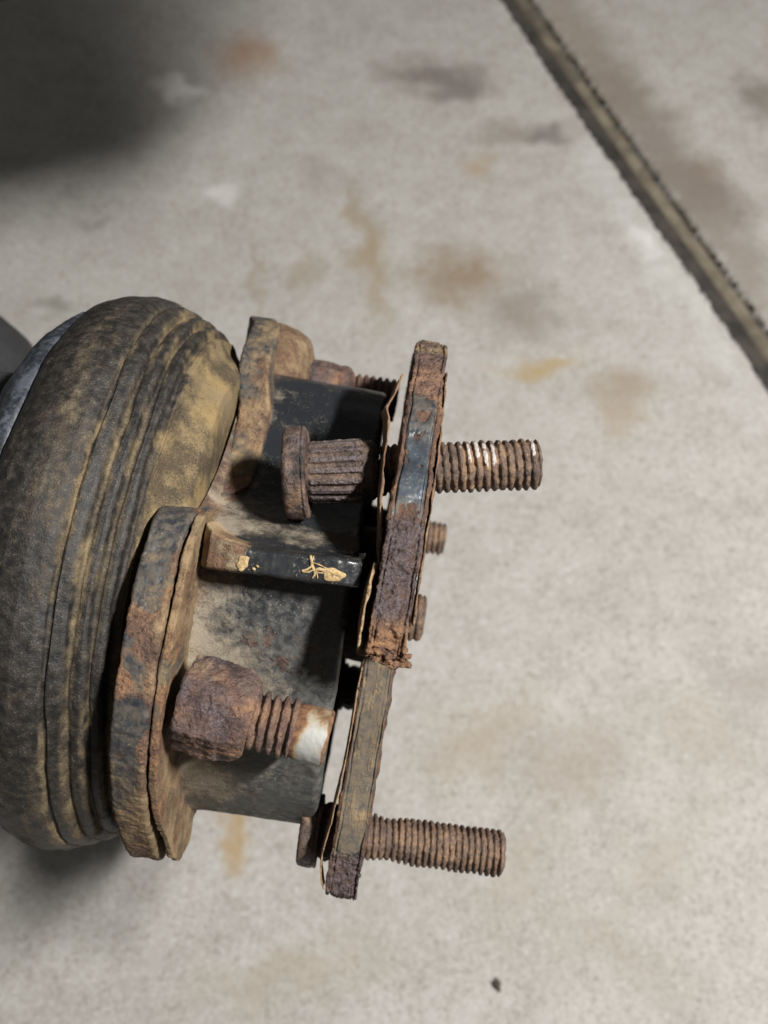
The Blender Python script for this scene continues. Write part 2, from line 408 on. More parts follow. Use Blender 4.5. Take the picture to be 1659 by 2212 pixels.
def concrete():
    m = NT("worn_concrete")
    n0 = m.noise(6, 5, 0.6); n1 = m.noise(28, 6, 0.62); n2 = m.noise(150, 6, 0.65); n3 = m.noise(560, 5, 0.7); n4 = m.noise(1500, 3, 0.6); n5 = m.noise(260, 9, 0.78, dist=0.8); n6 = m.noise(70, 7, 0.7)
    c = m.mix(m.step(m.math('ADD', m.math('MULTIPLY', n1, 0.7), m.math('MULTIPLY', n0, 0.3)), 0.34, 0.64), (0.375, 0.36, 0.335), (0.475, 0.465, 0.44))
    c = m.mix(m.math('MULTIPLY', m.step(n2, 0.52, 0.72), 0.35), c, (0.29, 0.26, 0.22))
    c = m.mix(m.math('MULTIPLY', m.math('MULTIPLY', m.step(n5, 0.49, 0.60), m.step(n6, 0.34, 0.60)), 0.72), c, (0.215, 0.195, 0.165))
    c = m.mix(m.math('MULTIPLY', m.step(n3, 0.52, 0.68), 0.6), c, (0.22, 0.19, 0.15))
    c = m.mix(m.math('MULTIPLY', m.math('MULTIPLY', m.step(n5, 0.48, 0.37), m.step(n6, 0.68, 0.40)), 0.68), c, (0.61, 0.605, 0.585))
    c = m.mix(m.math('MULTIPLY', m.step(n3, 0.44, 0.30), 0.55), c, (0.62, 0.60, 0.565))
    c = m.mix(m.math('MULTIPLY', m.step(n4, 0.56, 0.74), 0.4), c, (0.17, 0.14, 0.105))
    c = m.mix(m.math('MULTIPLY', m.step(m.voronoi(260), 0.16, 0.05), 0.6), c, (0.70, 0.69, 0.66))
    # stains
    dn = m.n('ShaderNodeTexNoise'); m.l(m.co, dn.inputs['Vector']); dn.inputs['Scale'].default_value = 34; dn.inputs['Detail'].default_value = 5
    dv = m.n('ShaderNodeVectorMath', operation='MULTIPLY_ADD')
    m.l(dn.outputs['Color'], dv.inputs[0]); dv.inputs[1].default_value = (0.055, 0.055, 0); m.l(m.co, dv.inputs[2])
    sh = m.n('ShaderNodeVectorMath', operation='SUBTRACT'); m.l(dv.outputs[0], sh.inputs[0]); sh.inputs[1].default_value = (0.0275, 0.0275, 0)
    flat = m.n('ShaderNodeVectorMath', operation='MULTIPLY'); m.l(sh.outputs[0], flat.inputs[0]); flat.inputs[1].default_value = (1, 1, 0)
    br = m.math('ADD', 0.1, m.math('MULTIPLY', m.math('ADD', n2, n1), 0.85))
    spots = []
    for (u, v), (a, b), ang, sc, k in STAINS:
        p = on_floor(u, v); spots.append((p, (on_floor(u + a, v) - p).length, (on_floor(u, v - b) - p).length, ang, sc, k))
    ja, jb = on_floor(1118, 0), on_floor(1659, 770)                 # dirt that has crept out of the joint, and a pale streak left of it
    jang = math.degrees(math.atan2(jb.y - ja.y, jb.x - ja.x))
    side = Vector((-(jb.y - ja.y), jb.x - ja.x, 0)).normalized()
    if side.x < 0: side = -side
    spots += [(ja.lerp(jb, 0.10) + side * 0.030, 0.16, 0.030, jang, (0.25, 0.21, 0.165), 0.5), (ja.lerp(jb, 0.42) + side * 0.034, 0.22, 0.036, jang, (0.21, 0.175, 0.14), 0.6),
              (ja.lerp(jb, 0.62) + side * 0.030, 0.15, 0.026, jang, (0.17, 0.145, 0.13), 0.5), (ja.lerp(jb, 0.80) + side * 0.028, 0.14, 0.020, jang, (0.25, 0.22, 0.18), 0.35),
              (ja.lerp(jb, 0.72) - side * 0.032, 0.20, 0.018, jang, (0.60, 0.60, 0.58), 0.28)]
    for p, ra, rb, ang, sc, k in spots:
        mp = m.n('ShaderNodeMapping', vector_type='TEXTURE')
        m.l(flat.outputs[0], mp.inputs[0])
        mp.inputs['Location'].default_value = (p.x, p.y, 0)
        mp.inputs['Rotation'].default_value = (0, 0, math.radians(ang))
        mp.inputs['Scale'].default_value = (ra * 1.5, rb * 1.5, 1)
        g = m.n('ShaderNodeTexGradient', gradient_type='SPHERICAL'); m.l(mp.outputs[0], g.inputs[0])
        f = m.math('MULTIPLY', m.math('MULTIPLY', m.step(g.outputs['Fac'], -0.05, 0.95), k * 1.15), br, clamp=True)
        c = m.mix(f, c, sc)
    m.set(Base_Color=c, Roughness=0.85)
    m.put(m.b.inputs['Specular IOR Level'], 0.25)
    h = m.math('ADD', m.math('MULTIPLY', n3, 0.5), m.math('MULTIPLY', n4, 0.3))
    h = m.math('ADD', h, m.math('MULTIPLY', n2, 0.8))
    m.set(Normal=m.bump(h, 0.0011, 0.7))
    return m.m
M_floor = concrete()

# ------------------------------------------------------------------ the floor: two slabs with an open joint between them
J0 = on_floor(1118, 0); J1 = on_floor(1659, 770)
jd = (J1 - J0); jd.z = 0; jd.normalize()
jn = Vector((-jd.y, jd.x, 0))                       # towards the upper right slab
if jn.x < 0: jn = -jn
def strip(name, prof, mat, seed, wob):
    """prof: list of (across the joint, height) in mm; swept along the joint"""
    s = np.concatenate([np.linspace(-4000, -420, 30), np.linspace(-400, 900, 420), np.linspace(930, 4000, 30)])
    p = np.array(prof, float)
    P = np.empty((len(s), len(p), 3))
    q = np.stack([s, np.zeros_like(s), np.zeros_like(s)], -1)
    w = fbm(q, 140, 3, 3) * 1.0
    near = np.exp(-(p[:, 0] / 40.0) ** 2)
    acr = p[None, :, 0] * np.where(np.abs(p) < 40, 0.86, 1.0)[None, :, 0] + w[:, None] * near[None]
    P[..., 0] = J0.x * 1000 + s[:, None] * jd.x + acr * jn.x
    P[..., 1] = J0.y * 1000 + s[:, None] * jd.y + acr * jn.y
    P[..., 2] = p[None, :, 1] + (fbm(P, 60, 2, 7) * 0.35) * near[None]
    o = grid_obj(name, P, mat, wv=False)
    o["kind"] = "structure"
    return o
strip("concrete_floor", [(-4000, 0), (-1000, 0), (-200, 0), (-60, 0), (-32, -0.1), (-24, -0.3), (-21, -0.8), (-19.5, -2.0), (-19, -6), (-18.5, -36)], M_floor, 3, 0.9)
strip("concrete_floor", [(18, -16), (18.4, -6), (19.5, -3), (22, -1.4), (26, -0.5), (32, -0.1), (60, 0), (200, 0), (1000, 0), (4000, 0)], M_floor, 14, 1.1)
strip("joint_filler", [(-2.0, -10), (0.0, -6.2), (3, -4.4), (8, -3.6), (12, -4.0), (16, -6.5), (21, -12)], M_fill, 27, 1.5)
strip("joint_shade", [(-22, -6), (-17, -5.2), (-11, -5.6), (-6, -5.8), (-1, -5.4), (3, -5.0), (6, -6.5), (9, -10)], M_gap, 33, 1.2)  # dark strip: the gap's shade is put into its colour

# ------------------------------------------------------------------ the hub: frame along its own axis (x = axis, z = towards the viewer's side)
ROOT_ROT = (Matrix.Rotation(TILT, 3, 'X') @ Matrix.Rotation(math.radians(-9.4), 3, 'Z')).to_euler()
hub = thing("wheel_hub", "rusted wheel hub with a broken flange and muddy black bearing housing", "wheel hub", HUB, ROOT_ROT)

# bearing housing --------------------------------------------------
def housing():
    arc = []
    for a in np.linspace(100, 360 + 0, 60):          # degrees, from +y over the back and below to the front
        t = math.radians(a)
        arc.append((math.sin(t) * (70 if math.sin(t) > 0 else 77), math.cos(t) * (65 + 3 * (math.cos(t) < 0))))
    prof = [(4, 64.9), (8, 65.5), (12, 68), (14, 66), (17.5, 57), (22.5, 46.5), (29, 37), (36, 29.5), (44, 23), (53, 17), (61, 9), (68, -1)] + arc[1:-1]
    q = resample_closed(smooth_closed(prof, 0), 760, lambda c: np.where(c[:, 1] > -15, 1.0, 0.35))
    xs = np.concatenate([np.linspace(-56, -13.2, 150), -13.2 + 2.2 * np.sin(np.linspace(0.1, 1, 6) * math.pi / 2)])
    sc = np.ones_like(xs)
    sc += 0.09 * np.exp(-(xs + 56) / 3.2)             # fillet into the mounting flange
    sc -= 0.004 * sstep(-46, -12, xs)
    sc[-6:] -= 0.032 * (1 - np.cos(np.linspace(0.1, 1, 6) * math.pi / 2))
    R = np.concatenate([sc, [sc[-1] * f for f in (0.97, 0.93, 0.86, 0.85, 0.84, 0.6, 0.3)]])
    X = np.concatenate([xs, [-11, -11, -11.3, -14, -17, -17.5, -17.5]])
    P = np.empty((len(X), len(q), 3))
    P[..., 0] = X[:, None]; P[..., 1:] = q[None] * R[:, None, None]
    P = rough(P, 0.28, 18, 3, 5); P = rough(P, 0.06, 2.2, 3, 8)
    x, y, z = P[..., 0], P[..., 1], P[..., 2]
    big = fbm(P, 20, 4, 31)
    mud = 0.60 - 0.72 * sstep(-52, -26, x + big * 7)
    mud += 0.30 * band(y, -60, -18, 10) * sstep(20, 45, z) * (1 - sstep(-28, -14, x))   # lower side keeps more mud
    mud += 0.62 * np.exp(-(((y + 24) / 11) ** 2 + ((x + 40) / 12) ** 2)) * (z > 20)        # packed round the nut
    pocket = sstep(12, 17, y) * (1 - sstep(48, 62, y)) * (z > 8)
    mud = mud * (1 - 0.85 * pocket) + pocket * (0.50 * np.exp(-((y - 17) / 4.0) ** 2) + 0.22 * fbm(P, 9, 4, 79) + 0.35 * (1 - sstep(-50, -40, x)))
    mud -= 0.25 * sstep(50, 64, y)
    paint = 0.70 + 0.26 * fbm(P, 10, 4, 77) - 0.5 * sstep(-42, -54, x)
    return grid_obj("bearing_housing", P, M_cast, hub, attrs=no_attrs(P, paint=paint, mud=mud, orange=0.5 + 0.5 * big, film=0.35 * sstep(0, -30, y) - 0.35 * pocket - 0.35 * sstep(45, 60, y)))
housing()

# spindle from housing to flange
P, *_ = lathe_grid([(-19, 20), (-12, 22), (-4, 23), (0, 20), (4, 18), (5, 0.5)], 90, 0.8)
P = rough(P, 0.3, 5, 3, 12)
grid_obj("spindle", P, M_stud, hub, attrs=no_attrs(P, mud=0.1))

# mounting flange ---------------------------------------------------
MOUNT = [(21, 57), (20.5, 68), (18.5, 76), (12, 82.5), (-2, 87.0), (-18, 89), (-38, 85.5), (-56, 74), (-70, 59), (-80.5, 45), (-85, 35), (-83, 22), (-80, 6), (-77, -14),
         (-64, -36), (-44, -54), (-20, -66), (8, -68), (34, -64), (52, -60), (68, -57), (79, -46), (86.5, -32), (88, -16), (85, 0), (79, 11), (70, 19),
         (61, 22.5), (52, 24.5), (43, 28), (35, 33.5), (28.5, 41), (24, 47)]
def notch(P):
    """the flange stands further in where it runs between the lobes"""
    P = P.copy(); y, z = P[..., 1], P[..., 2]
    P[..., 0] += sstep(22, 30, y) * (8 - 3.5 * sstep(48, 70, y)) * sstep(-12, 8, z)
    return P
def front_dense(c): return np.where(c[:, 1] > 15, 1.0, 0.4)
mq = resample_closed(smooth_closed(MOUNT, 0), 1100, front_dense)
P = notch(plate_grid(mq, -63, -53.8, 34, 1.1))
P = rough(P, 0.35, 14, 4, 41); P = rough(P, 0.16, 1.8, 3, 43)
x, y, z = P[..., 0], P[..., 1], P[..., 2]
big = fbm(P, 11, 4, 46)
paint = 0.34 + 0.42 * big - 0.35 * sstep(-57, -54, x)
paint += 0.42 * band(y, -42, -28, 3) * (x < -56.2) + 0.30 * sstep(-2, 8, y) + 0.25 * sstep(50, 60, y)
mud = 0.30 + 0.28 * sstep(-40, -62, y) + 0.25 * sstep(-58, -54, x) - 0.30 * sstep(5, 20, y) * (z > 40) - 0.25 * band(y, -42, -28, 3)
mflange = grid_obj("mounting_flange", P, M_flange, hub, attrs=no_attrs(P, paint=paint, mud=mud, orange=0.7 + 0.6 * fbm(P, 7, 3, 48), purple=0.25))

# the skin of scale that has lifted off the flange face
lq = mq.copy(); lr = np.linalg.norm(lq, axis=1, keepdims=True)
lq = lq * (lr - 0.5 - 0.6 * np.abs(fbm(np.concatenate([lq, lq[:, :1] * 0], 1), 14, 2, 50))[:, None]) / lr
lq = lq * (1 - 0.33 * sstep(20, 25, lq[:, :1]) - 0.3 * sstep(10, -10, lq[:, 1:]) * (lq[:, :1] > -60))
P = plate_grid(lq, -53.2, -51.2, 8, 0.5, faces=(0.55, 0.62, 0.68, 0.74, 0.8, 0.85, 0.89, 0.92, 0.95, 0.975))
open_ = 2.2 * sstep(-50, -80, P[..., 1]) * sstep(0, 30, P[..., 2]) + 0.25 * np.abs(fbm(P, 18, 3, 52))
P[..., 0] += open_ * sstep(50, 85, np.hypot(P[..., 1], P[..., 2]))
P = rough(P, 0.25, 8, 4, 54); P = rough(P, 0.15, 1.8, 3, 57)
y, z = P[..., 1], P[..., 2]
mud = 0.72 + 0.25 * fbm(P, 14, 3, 58) - 0.9 * np.exp(-((y + 27) ** 2 + (z - 76) ** 2) / 160) * 0.4
grid_obj("lifted_scale", P, M_flange, mflange, attrs=no_attrs(P, paint=0.25 + 0.3 * fbm(P, 9, 3, 59) + 0.3 * sstep(50, 70, y), mud=mud - 0.25 * sstep(30, 60, y), orange=1.0))

P, *_ = lathe_grid([(-56, 20.5), (-51, 20.3), (-46, 19.2), (-42, 16.5), (-40, 12), (-39.5, 7), (-39.3, 0.5)], 170, 0.6)
P[..., 1] += 67.5; P[..., 2] += -19
P = rough(P, 0.35, 10, 4, 601); P = rough(P, 0.15, 2, 3, 603)
grid_obj("bolt_boss", P, M_flange, mflange, attrs=no_attrs(P, mud=0.62, paint=0.3, orange=0.9))

# rib on the housing, black paint with a dried splash ---------------
def rib():
    xs = np.linspace(-50.5, -9, 150)
    n = 90
    t = np.linspace(0, 2 * math.pi, n, endpoint=False)
    P = np.empty((len(xs), n, 3))
    for i, xx in enumerate(xs):
        f = (xx + 50.5) / 41.5
        y0, y1 = 6.2 + 1.6 * f, 13.2 + 2.2 * f                      # lower and upper side
        z1 = 79.0 - 1.0 * f; z0 = 44.0
        y1 += 5.0 * max(0, 1 - f / 0.35) ** 2; z1 -= 2.5 * max(0, 1 - f / 0.3) ** 2
        if f < 0.06: z1 -= (0.06 - f) * 60
        ex = 0.22
        cs, sn = np.cos(t), np.sin(t)
        sq = lambda v: np.sign(v) * np.abs(v) ** ex
        P[i, :, 0] = xx
        zz = (z0 + z1) / 2 + (z1 - z0) / 2 * sq(cs)
        P[i, :, 2] = zz
        P[i, :, 1] = (y0 + y1) / 2 + (y1 - y0) / 2 * sq(sn) + 0.0
    P = np.concatenate([P[:1] * 1.0, P, P[-1:] * 1.0])
    P[0, :, 1:] = P[1, :, 1:].mean(0); P[-1, :, 1:] = P[-2, :, 1:].mean(0)
    P = rough(P, 0.28, 8, 4, 61); P = rough(P, 0.07, 1.6, 3, 63)
    x = P[..., 0]
    b = fbm(P, 6, 4, 65)
    left = 1 - sstep(-41, -36, x + b * 2.2)
    top = sstep(12.2, 13.4, P[..., 1] - 2.2 * (x + 50.5) / 41.5) * (P[..., 2] < 77)
    paint = 1.05 - 0.75 * left - 0.2 * top
    mud = -0.35 + 0.75 * left + 0.55 * top * (0.8 + 0.5 * b)
    return grid_obj("rib", P, M_rib, hub, attrs=no_attrs(P, paint=paint, mud=mud, orange=1.0 * left))
ribo = rib()

def tube_path(pts, rad, n=8, flat=1.0):
    """a bead along a path, (x,y,z) in mm"""
    p = np.array(pts, float); m = len(p)
    T = np.gradient(p, axis=0); T /= np.linalg.norm(T, axis=1, keepdims=True) + 1e-9
    up = np.array([0, 0, 1.0])
    S = np.cross(T, up); S /= np.linalg.norm(S, axis=1, keepdims=True) + 1e-9
    a = np.linspace(0, 2 * math.pi, n, endpoint=False)
    r = np.broadcast_to(rad, (m,))
    G = p[:, None] + S[:, None] * (np.cos(a)[None, :, None] * r[:, None, None]) + up * (np.sin(a)[None, :, None] * r[:, None, None] * flat)
    return G
def multi_obj(name, grids, mat, parent):
    V, F, k = [], [], 0
    for G in grids:
        V.append(G.reshape(-1, 3)); F.append(grid_faces(G.shape[0], G.shape[1], False, True) + k); k += G.shape[0] * G.shape[1]
    me = mesh_from(name, np.concatenate(V), np.concatenate(F)); me.materials.append(mat)
    o = bpy.data.objects.new(name, me); col.objects.link(o); o.parent = parent
    return o
def splat():
    # drops that ran: a blob with thin runs going off it
    rnd = random.Random(4); G = []
    cx, cy, zf = -21.0, 11.2, 78.65
    def run(pts, r0, r1):
        p = np.array([(a, b, zf) for a, b in pts]); t = np.linspace(0, 1, 24); s = np.linspace(0, 1, len(p))
        q = np.stack([np.interp(t, s, p[:, k]) for k in range(3)], -1)
        for _ in range(2): q[1:-1] = (q[:-2] + q[1:-1] * 2 + q[2:]) / 4
        q += np.stack([fbm(q, 1.2, 2, rnd.randrange(99)) * 0.12] * 2 + [q[:, 0] * 0], -1)
        G.append(tube_path(q, np.linspace(r0, r1, 24) * (1 + 0.25 * fbm(q, 0.9, 2, 7)), 8, 0.45))
    run([(cx - 1.4, cy + 3.1), (cx - 0.9, cy + 1.8), (cx - 0.5, cy + 0.6), (cx, cy - 0.4)], 0.34, 0.42)
    run([(cx - 0.4, cy + 3.2), (cx - 0.6, cy + 2.2), (cx - 0.9, cy + 1.5)], 0.16, 0.25)
    run([(cx - 0.5, cy + 0.6), (cx - 1.6, cy - 0.6), (cx - 3.0, cy - 1.1), (cx - 1.6, cy - 1.4), (cx, cy - 0.4)], 0.3, 0.2)
    run([(cx, cy - 0.4), (cx + 0.5, cy - 1.4), (cx + 0.1, cy - 2.4)], 0.35, 0.15)
    run([(cx, cy - 0.4), (cx + 1.6, cy + 0.1), (cx + 3.2, cy - 0.3), (cx + 4.4, cy - 0.5)], 0.4, 0.5)
    run([(cx - 0.4, cy + 1.4), (cx + 1.2, cy + 1.1), (cx + 2.6, cy + 0.6), (cx + 4.2, cy + 0.3)], 0.16, 0.14)
    run([(cx + 0.2, cy - 0.6), (cx + 1.6, cy - 0.9), (cx + 3.2, cy - 0.8)], 0.2, 0.2)
    run([(cx, cy), (cx + 0.9, cy - 1.2), (cx + 1.4, cy - 2.3)], 0.2, 0.1)
    # the blob
    ph = np.linspace(0, math.pi / 2, 12); a = np.linspace(0, 2 * math.pi, 40, endpoint=False)
    B = np.empty((12, 40, 3))
    rr = 1 + 0.10 * np.sin(a * 3 + 1) + 0.07 * np.sin(a * 5)
    B[..., 0] = cx + 5.0 + 2.9 * np.cos(a)[None] * np.sin(ph)[:, None] * rr
    B[..., 1] = cy - 0.8 + 1.7 * np.sin(a)[None] * np.sin(ph)[:, None] * rr
    B[..., 2] = zf + 0.45 * np.cos(ph)[:, None] + 0.12 * np.cos(ph)[:, None] * np.sin(a * 4)[None]
    G.append(B[::-1])
    for bx, by, r in ((-38.8, 9.6, 1.7), (-35.8, 8.6, 0.45), (-35.0, 9.4, 0.35)):
        B2 = np.empty((8, 24, 3)); p2 = np.linspace(0, math.pi / 2, 8); a2 = np.linspace(0, 2 * math.pi, 24, endpoint=False)
        q = r * (1 + 0.2 * np.sin(a2 * 2 + bx) + 0.1 * np.sin(a2 * 5 + by))
        B2[..., 0] = bx + q * np.cos(a2)[None] * np.sin(p2)[:, None]; B2[..., 1] = by + q * np.sin(a2)[None] * np.sin(p2)[:, None]
        B2[..., 2] = 78.75 + 0.4 * np.cos(p2)[:, None]
        G.append(B2[::-1])
    return multi_obj("dried_splash", G, M_splat, ribo)
spl = splat()
spl["label"] = "tan dried splash with thin runs on the black rib"

# wheel flange, broken off along a chord ----------------------------
WHEEL = []
for y_, z_ in [(83, 20), (80, 33), (74, 44.5), (65, 55.5), (54, 64.5), (44, 70.5), (32, 77), (20, 82.5), (8, 86.5), (-1, 88.5), (-5.5, 88.6)]: WHEEL.append((y_, z_))
WHEEL += [(-7.2, 84), (-7.0, 74), (-8.6, 62), (-8.4, 52), (-10, 44), (-12, 41.5), (-20, 41), (-35, 41.5), (-52, 41), (-68, 40.5), (-80, 39.5), (-85.5, 38.5), (-88, 34),
          (-89, 22), (-88, 0), (-84, -24), (-74, -46), (-58, -64), (-36, -78), (-10, -85), (16, -84), (42, -75), (62, -58), (76, -36), (82, -10)]
wq = np.array(WHEEL, float)
wq = resample_closed(wq, 1700, lambda c: np.where(c[:, 1] > 18, 1.0, 0.3))
wr = np.linalg.norm(wq, axis=1, keepdims=True)
p3 = np.concatenate([wq, wq[:, :1] * 0], 1)
brk = (band(wq[:, 0], -12, -4.0, 1.0) * (wq[:, 1] > 38))
wq = wq * (wr + (fbm(p3, 9, 4, 70) * 0.35)[:, None] + (brk * fbm(p3, 3.0, 4, 72) * 1.3)[:, None]) / wr
P = plate_grid(wq, -4.7, 4.7, 44, 0.7, faces=(0.2, 0.4, 0.55, 0.66, 0.74, 0.8, 0.85, 0.89, 0.92, 0.945, 0.965, 0.98, 0.992))
P = rough(P, 0.4, 9, 4, 74)
x, y, z = P[..., 0], P[..., 1], P[..., 2]
n = grid_normals(P, False, True)
big = fbm(P, 9, 4, 75)
rim = (np.abs(x) < 4.6) & (z > 15)
upper = y > -8.5
jag = big * 2.6
pt_u = band(y, 25 , 61, 1.2 + 0 * y) if False else sstep(24.5, 26.0, y + jag * 1.1) * (1 - sstep(58, 62, y + jag))
pt_u *= 1 - sstep(3.0, 4.0, np.abs(x) + big * 0.6)
pt_u *= 1 - 0.9 * sstep(0.45, 0.75, fbm(P, 5, 4, 97))
pt_l = (1 - sstep(-12, -10.5, y)) * sstep(-74.5, -72.5, y + big * 3.0 - 1.6 * (x - 1) * (x > 0)) * (1 - sstep(3.9, 4.4, np.abs(x) + big * 0.2))
paint_h = np.where(rim, pt_u * upper + pt_l * (~upper), 0)
pitted = np.where(rim, (1 - sstep(24, 27, y + jag * 0.6)) * upper + (1 - sstep(-73, -70, y)), 0)
crust = np.where(rim, sstep(58, 62, y + jag), 0)
lam = np.zeros_like(x)                                              # splits between the rolled layers
for xc, wdt, dep in ((-3.55, 0.22, 0.9), (3.5, 0.25, 1.0), (2.9, 0.15, 0.4)):
    xx = xc + 0.25 * fbm(np.stack([y * 0, y, z], -1), 7, 3, int(80 + xc * 3))
    lam -= dep * np.exp(-((x - xx) / wdt) ** 2) * (0.45 + 0.75 * np.clip(fbm(np.stack([y * 0 + xc, y, z], -1), 12, 3, 84) + 0.45, 0, 1))
d = 0.30 * paint_h + lam * rim * 0.8
d += pitted * (-0.25 + 0.42 * fbm(P, 1.7, 3, 88) + 0.2 * fbm(P, 0.8, 2, 89))
d += crust * (0.38 * fbm(P, 2.4, 4, 90) + 0.25 * fbm(P, 1.0, 2, 91))
d += (band(y, -10, 1.5, 1.5) * rim * upper) * (0.9 * fbm(P, 2.6, 4, 92))
d += (1 - rim) * 0.35 * fbm(P, 3, 4, 93)
P = P + n * d[..., None]
olive = np.where(rim & ~upper, 1, 0)
mud = 0.02 + 0.15 * big + olive * (paint_h > .4) * (0.20 + 0.30 * fbm(P, 1.6, 3, 95, stretch=(0.7, 3.5, 1)) + 0.2 * fbm(P, 12, 3, 96)) + 0.55 * sstep(73.5, 76.5, y) + 0.10 * (1 - rim) - 0.45 * pt_u * rim + 0.35 * np.exp(-(((y - 30) / 4) ** 2)) * pt_u * rim
mud += 0.25 * np.exp(-(((y - 46) / 3.5) ** 2)) * pt_u * rim
purple = np.clip(pitted * band(y, 2, 30, 3) + pitted * (y < -60) * 0.8 + crust * 0.35, 0, 1)
wflange = grid_obj("wheel_flange", P, M_flange, hub,
                   attrs=no_attrs(P, paint=paint_h * 1.15 - 0.2, mud=mud, purple=purple, film=0.6 * olive * (paint_h > 0.3) + pt_u * rim * (0.35 * sstep(46, 52, y + jag) + 0.5 * (1 - sstep(27, 34, y + jag)) - 0.35), blue=0.35 * pt_u * rim * (1 - sstep(46, 52, y + jag)), orange=0.1 + 0.9 * crust * (0.5 + big) + 1.1 * band(y, -9, 3, 2) * upper - 0.3 * pitted))

# rust flakes peeling off the wheel flange
def flake(name, path, width, thick, seed, mat=M_scale, mud=0.1, orange=0.6, wob=0.25, lean=0.0):
    """a curled sheet: path of (x,y) along the flange face, each with its (z near, z far)"""
    p = np.array(path, float); n = 90; t = np.linspace(0, 1, n); s = np.linspace(0, 1, len(p))
    q = np.stack([np.interp(t, s, p[:, k]) for k in range(4)], -1)
    for _ in range(6): q[1:-1] = (q[:-2] + 2 * q[1:-1] + q[2:]) / 4
    m = 14
    w = np.linspace(0, 1, m)
    top = np.empty((n, m, 3))
    top[..., 0] = q[:, None, 0]; top[..., 1] = q[:, None, 1]
    top[..., 2] = q[:, None, 2] * (1 - w) + q[:, None, 3] * w
    top[..., 0] += fbm(top, 5, 3, seed) * wob - lean * w[None] * np.sin(t * math.pi)[:, None] ** 0.6
    top[:, :, 2] += (fbm(np.stack([q[:, 1], q[:, 1] * 0, q[:, 1] * 0], -1), 3, 3, seed + 2) * 0.8)[:, None] * (1 - w)[None]
    th = thick * (0.6 + 0.4 * fbm(top, 4, 2, seed + 3))
    bot = top.copy(); bot[..., 0] += np.abs(th)
    loop = np.concatenate([top, bot[:, ::-1]], 1)
    loop = np.concatenate([loop[:1].mean(1, keepdims=True).repeat(loop.shape[1], 1), loop, loop[-1:].mean(1, keepdims=True).repeat(loop.shape[1], 1)])
    return grid_obj(name, loop, mat, wflange, attrs=no_attrs(loop, mud=mud + 0.2 * fbm(loop, 6, 3, seed + 5), orange=orange), flip=True)
flake("rust_flake", [(-7.6, 66, 56.5, 54), (-8.2, 63, 58, 50), (-9.2, 58.5, 60, 48), (-10.4, 55.5, 63.5, 46), (-9.0, 53, 64, 46), (-8.3, 48, 66, 48), (-8.4, 41, 69, 52), (-7.8, 33, 73, 56), (-6.6, 24, 76, 60), (-5.4, 14, 80, 64)], 1, 0.9, 101, orange=-0.3, mud=0.3, lean=1.3)
flake("rust_flake", [(-6.4, 15, 82, 70), (-6.9, 10, 84, 70), (-7.0, 4, 85.5, 72), (-7.1, -2, 86, 74), (-7.0, -6.5, 85, 74)], 1, 1.3, 111, mud=0.55, orange=1.0, wob=0.1, lean=0.8)
flake("rust_flake", [(-4.9, -12, 41.5, 30), (-5.3, -25, 41.8, 30), (-5.2, -40, 42, 30), (-5.6, -52, 42, 30), (-6.3, -62, 42, 30), (-7.3, -70, 42, 30), (-7.6, -76, 41.5, 31), (-6.6, -81, 41, 32), (-5.6, -84, 40, 34)], 1, 0.55, 121, mud=0.3, orange=0.6, wob=0.12, lean=0.5)
flake("rust_flake", [(4.8, 70, 49, 38), (5.2, 60, 59, 48), (5.3, 45, 69, 58), (5.4, 30, 77.5, 66), (5.3, 15, 83.5, 72), (5.2, 2, 87, 76)], 1, 0.7, 131, mud=-0.1, orange=-0.5, wob=0.2)

# crumbled end of the break
def lump(name, c, r, seed, mat, parent, amp=0.35, nu=46, nv=70, attrs=None):
    ph = np.linspace(0.02, math.pi - 0.02, nu); a = np.linspace(0, 2 * math.pi, nv, endpoint=False)
    P = np.empty((nu, nv, 3))
    P[..., 0] = np.cos(ph)[:, None]; P[..., 1] = np.sin(ph)[:, None] * np.sin(a)[None]; P[..., 2] = np.sin(ph)[:, None] * np.cos(a)[None]
    D = P.copy()
    k = 1 + amp * fbm(D * 10, 8, 4, seed) + amp * 0.5 * fbm(D * 10, 2.5, 3, seed + 1)
    P = D * k[..., None] * np.array(r) + np.array(c)
    return grid_obj(name, P, mat, parent, attrs=no_attrs(P, **(attrs or {})), flip=False)
lump("crumbled_rust", (3.1, -6.9, 84.5), (3.6, 1.7, 4.5), 141, M_flange, wflange, 0.4, attrs=dict(orange=0.9, mud=0.15))
lump("crumbled_rust", (-1.8, -6.6, 85), (3.6, 1.5, 4.0), 151, M_flange, wflange, 0.4, attrs=dict(orange=1.0, mud=0.05))

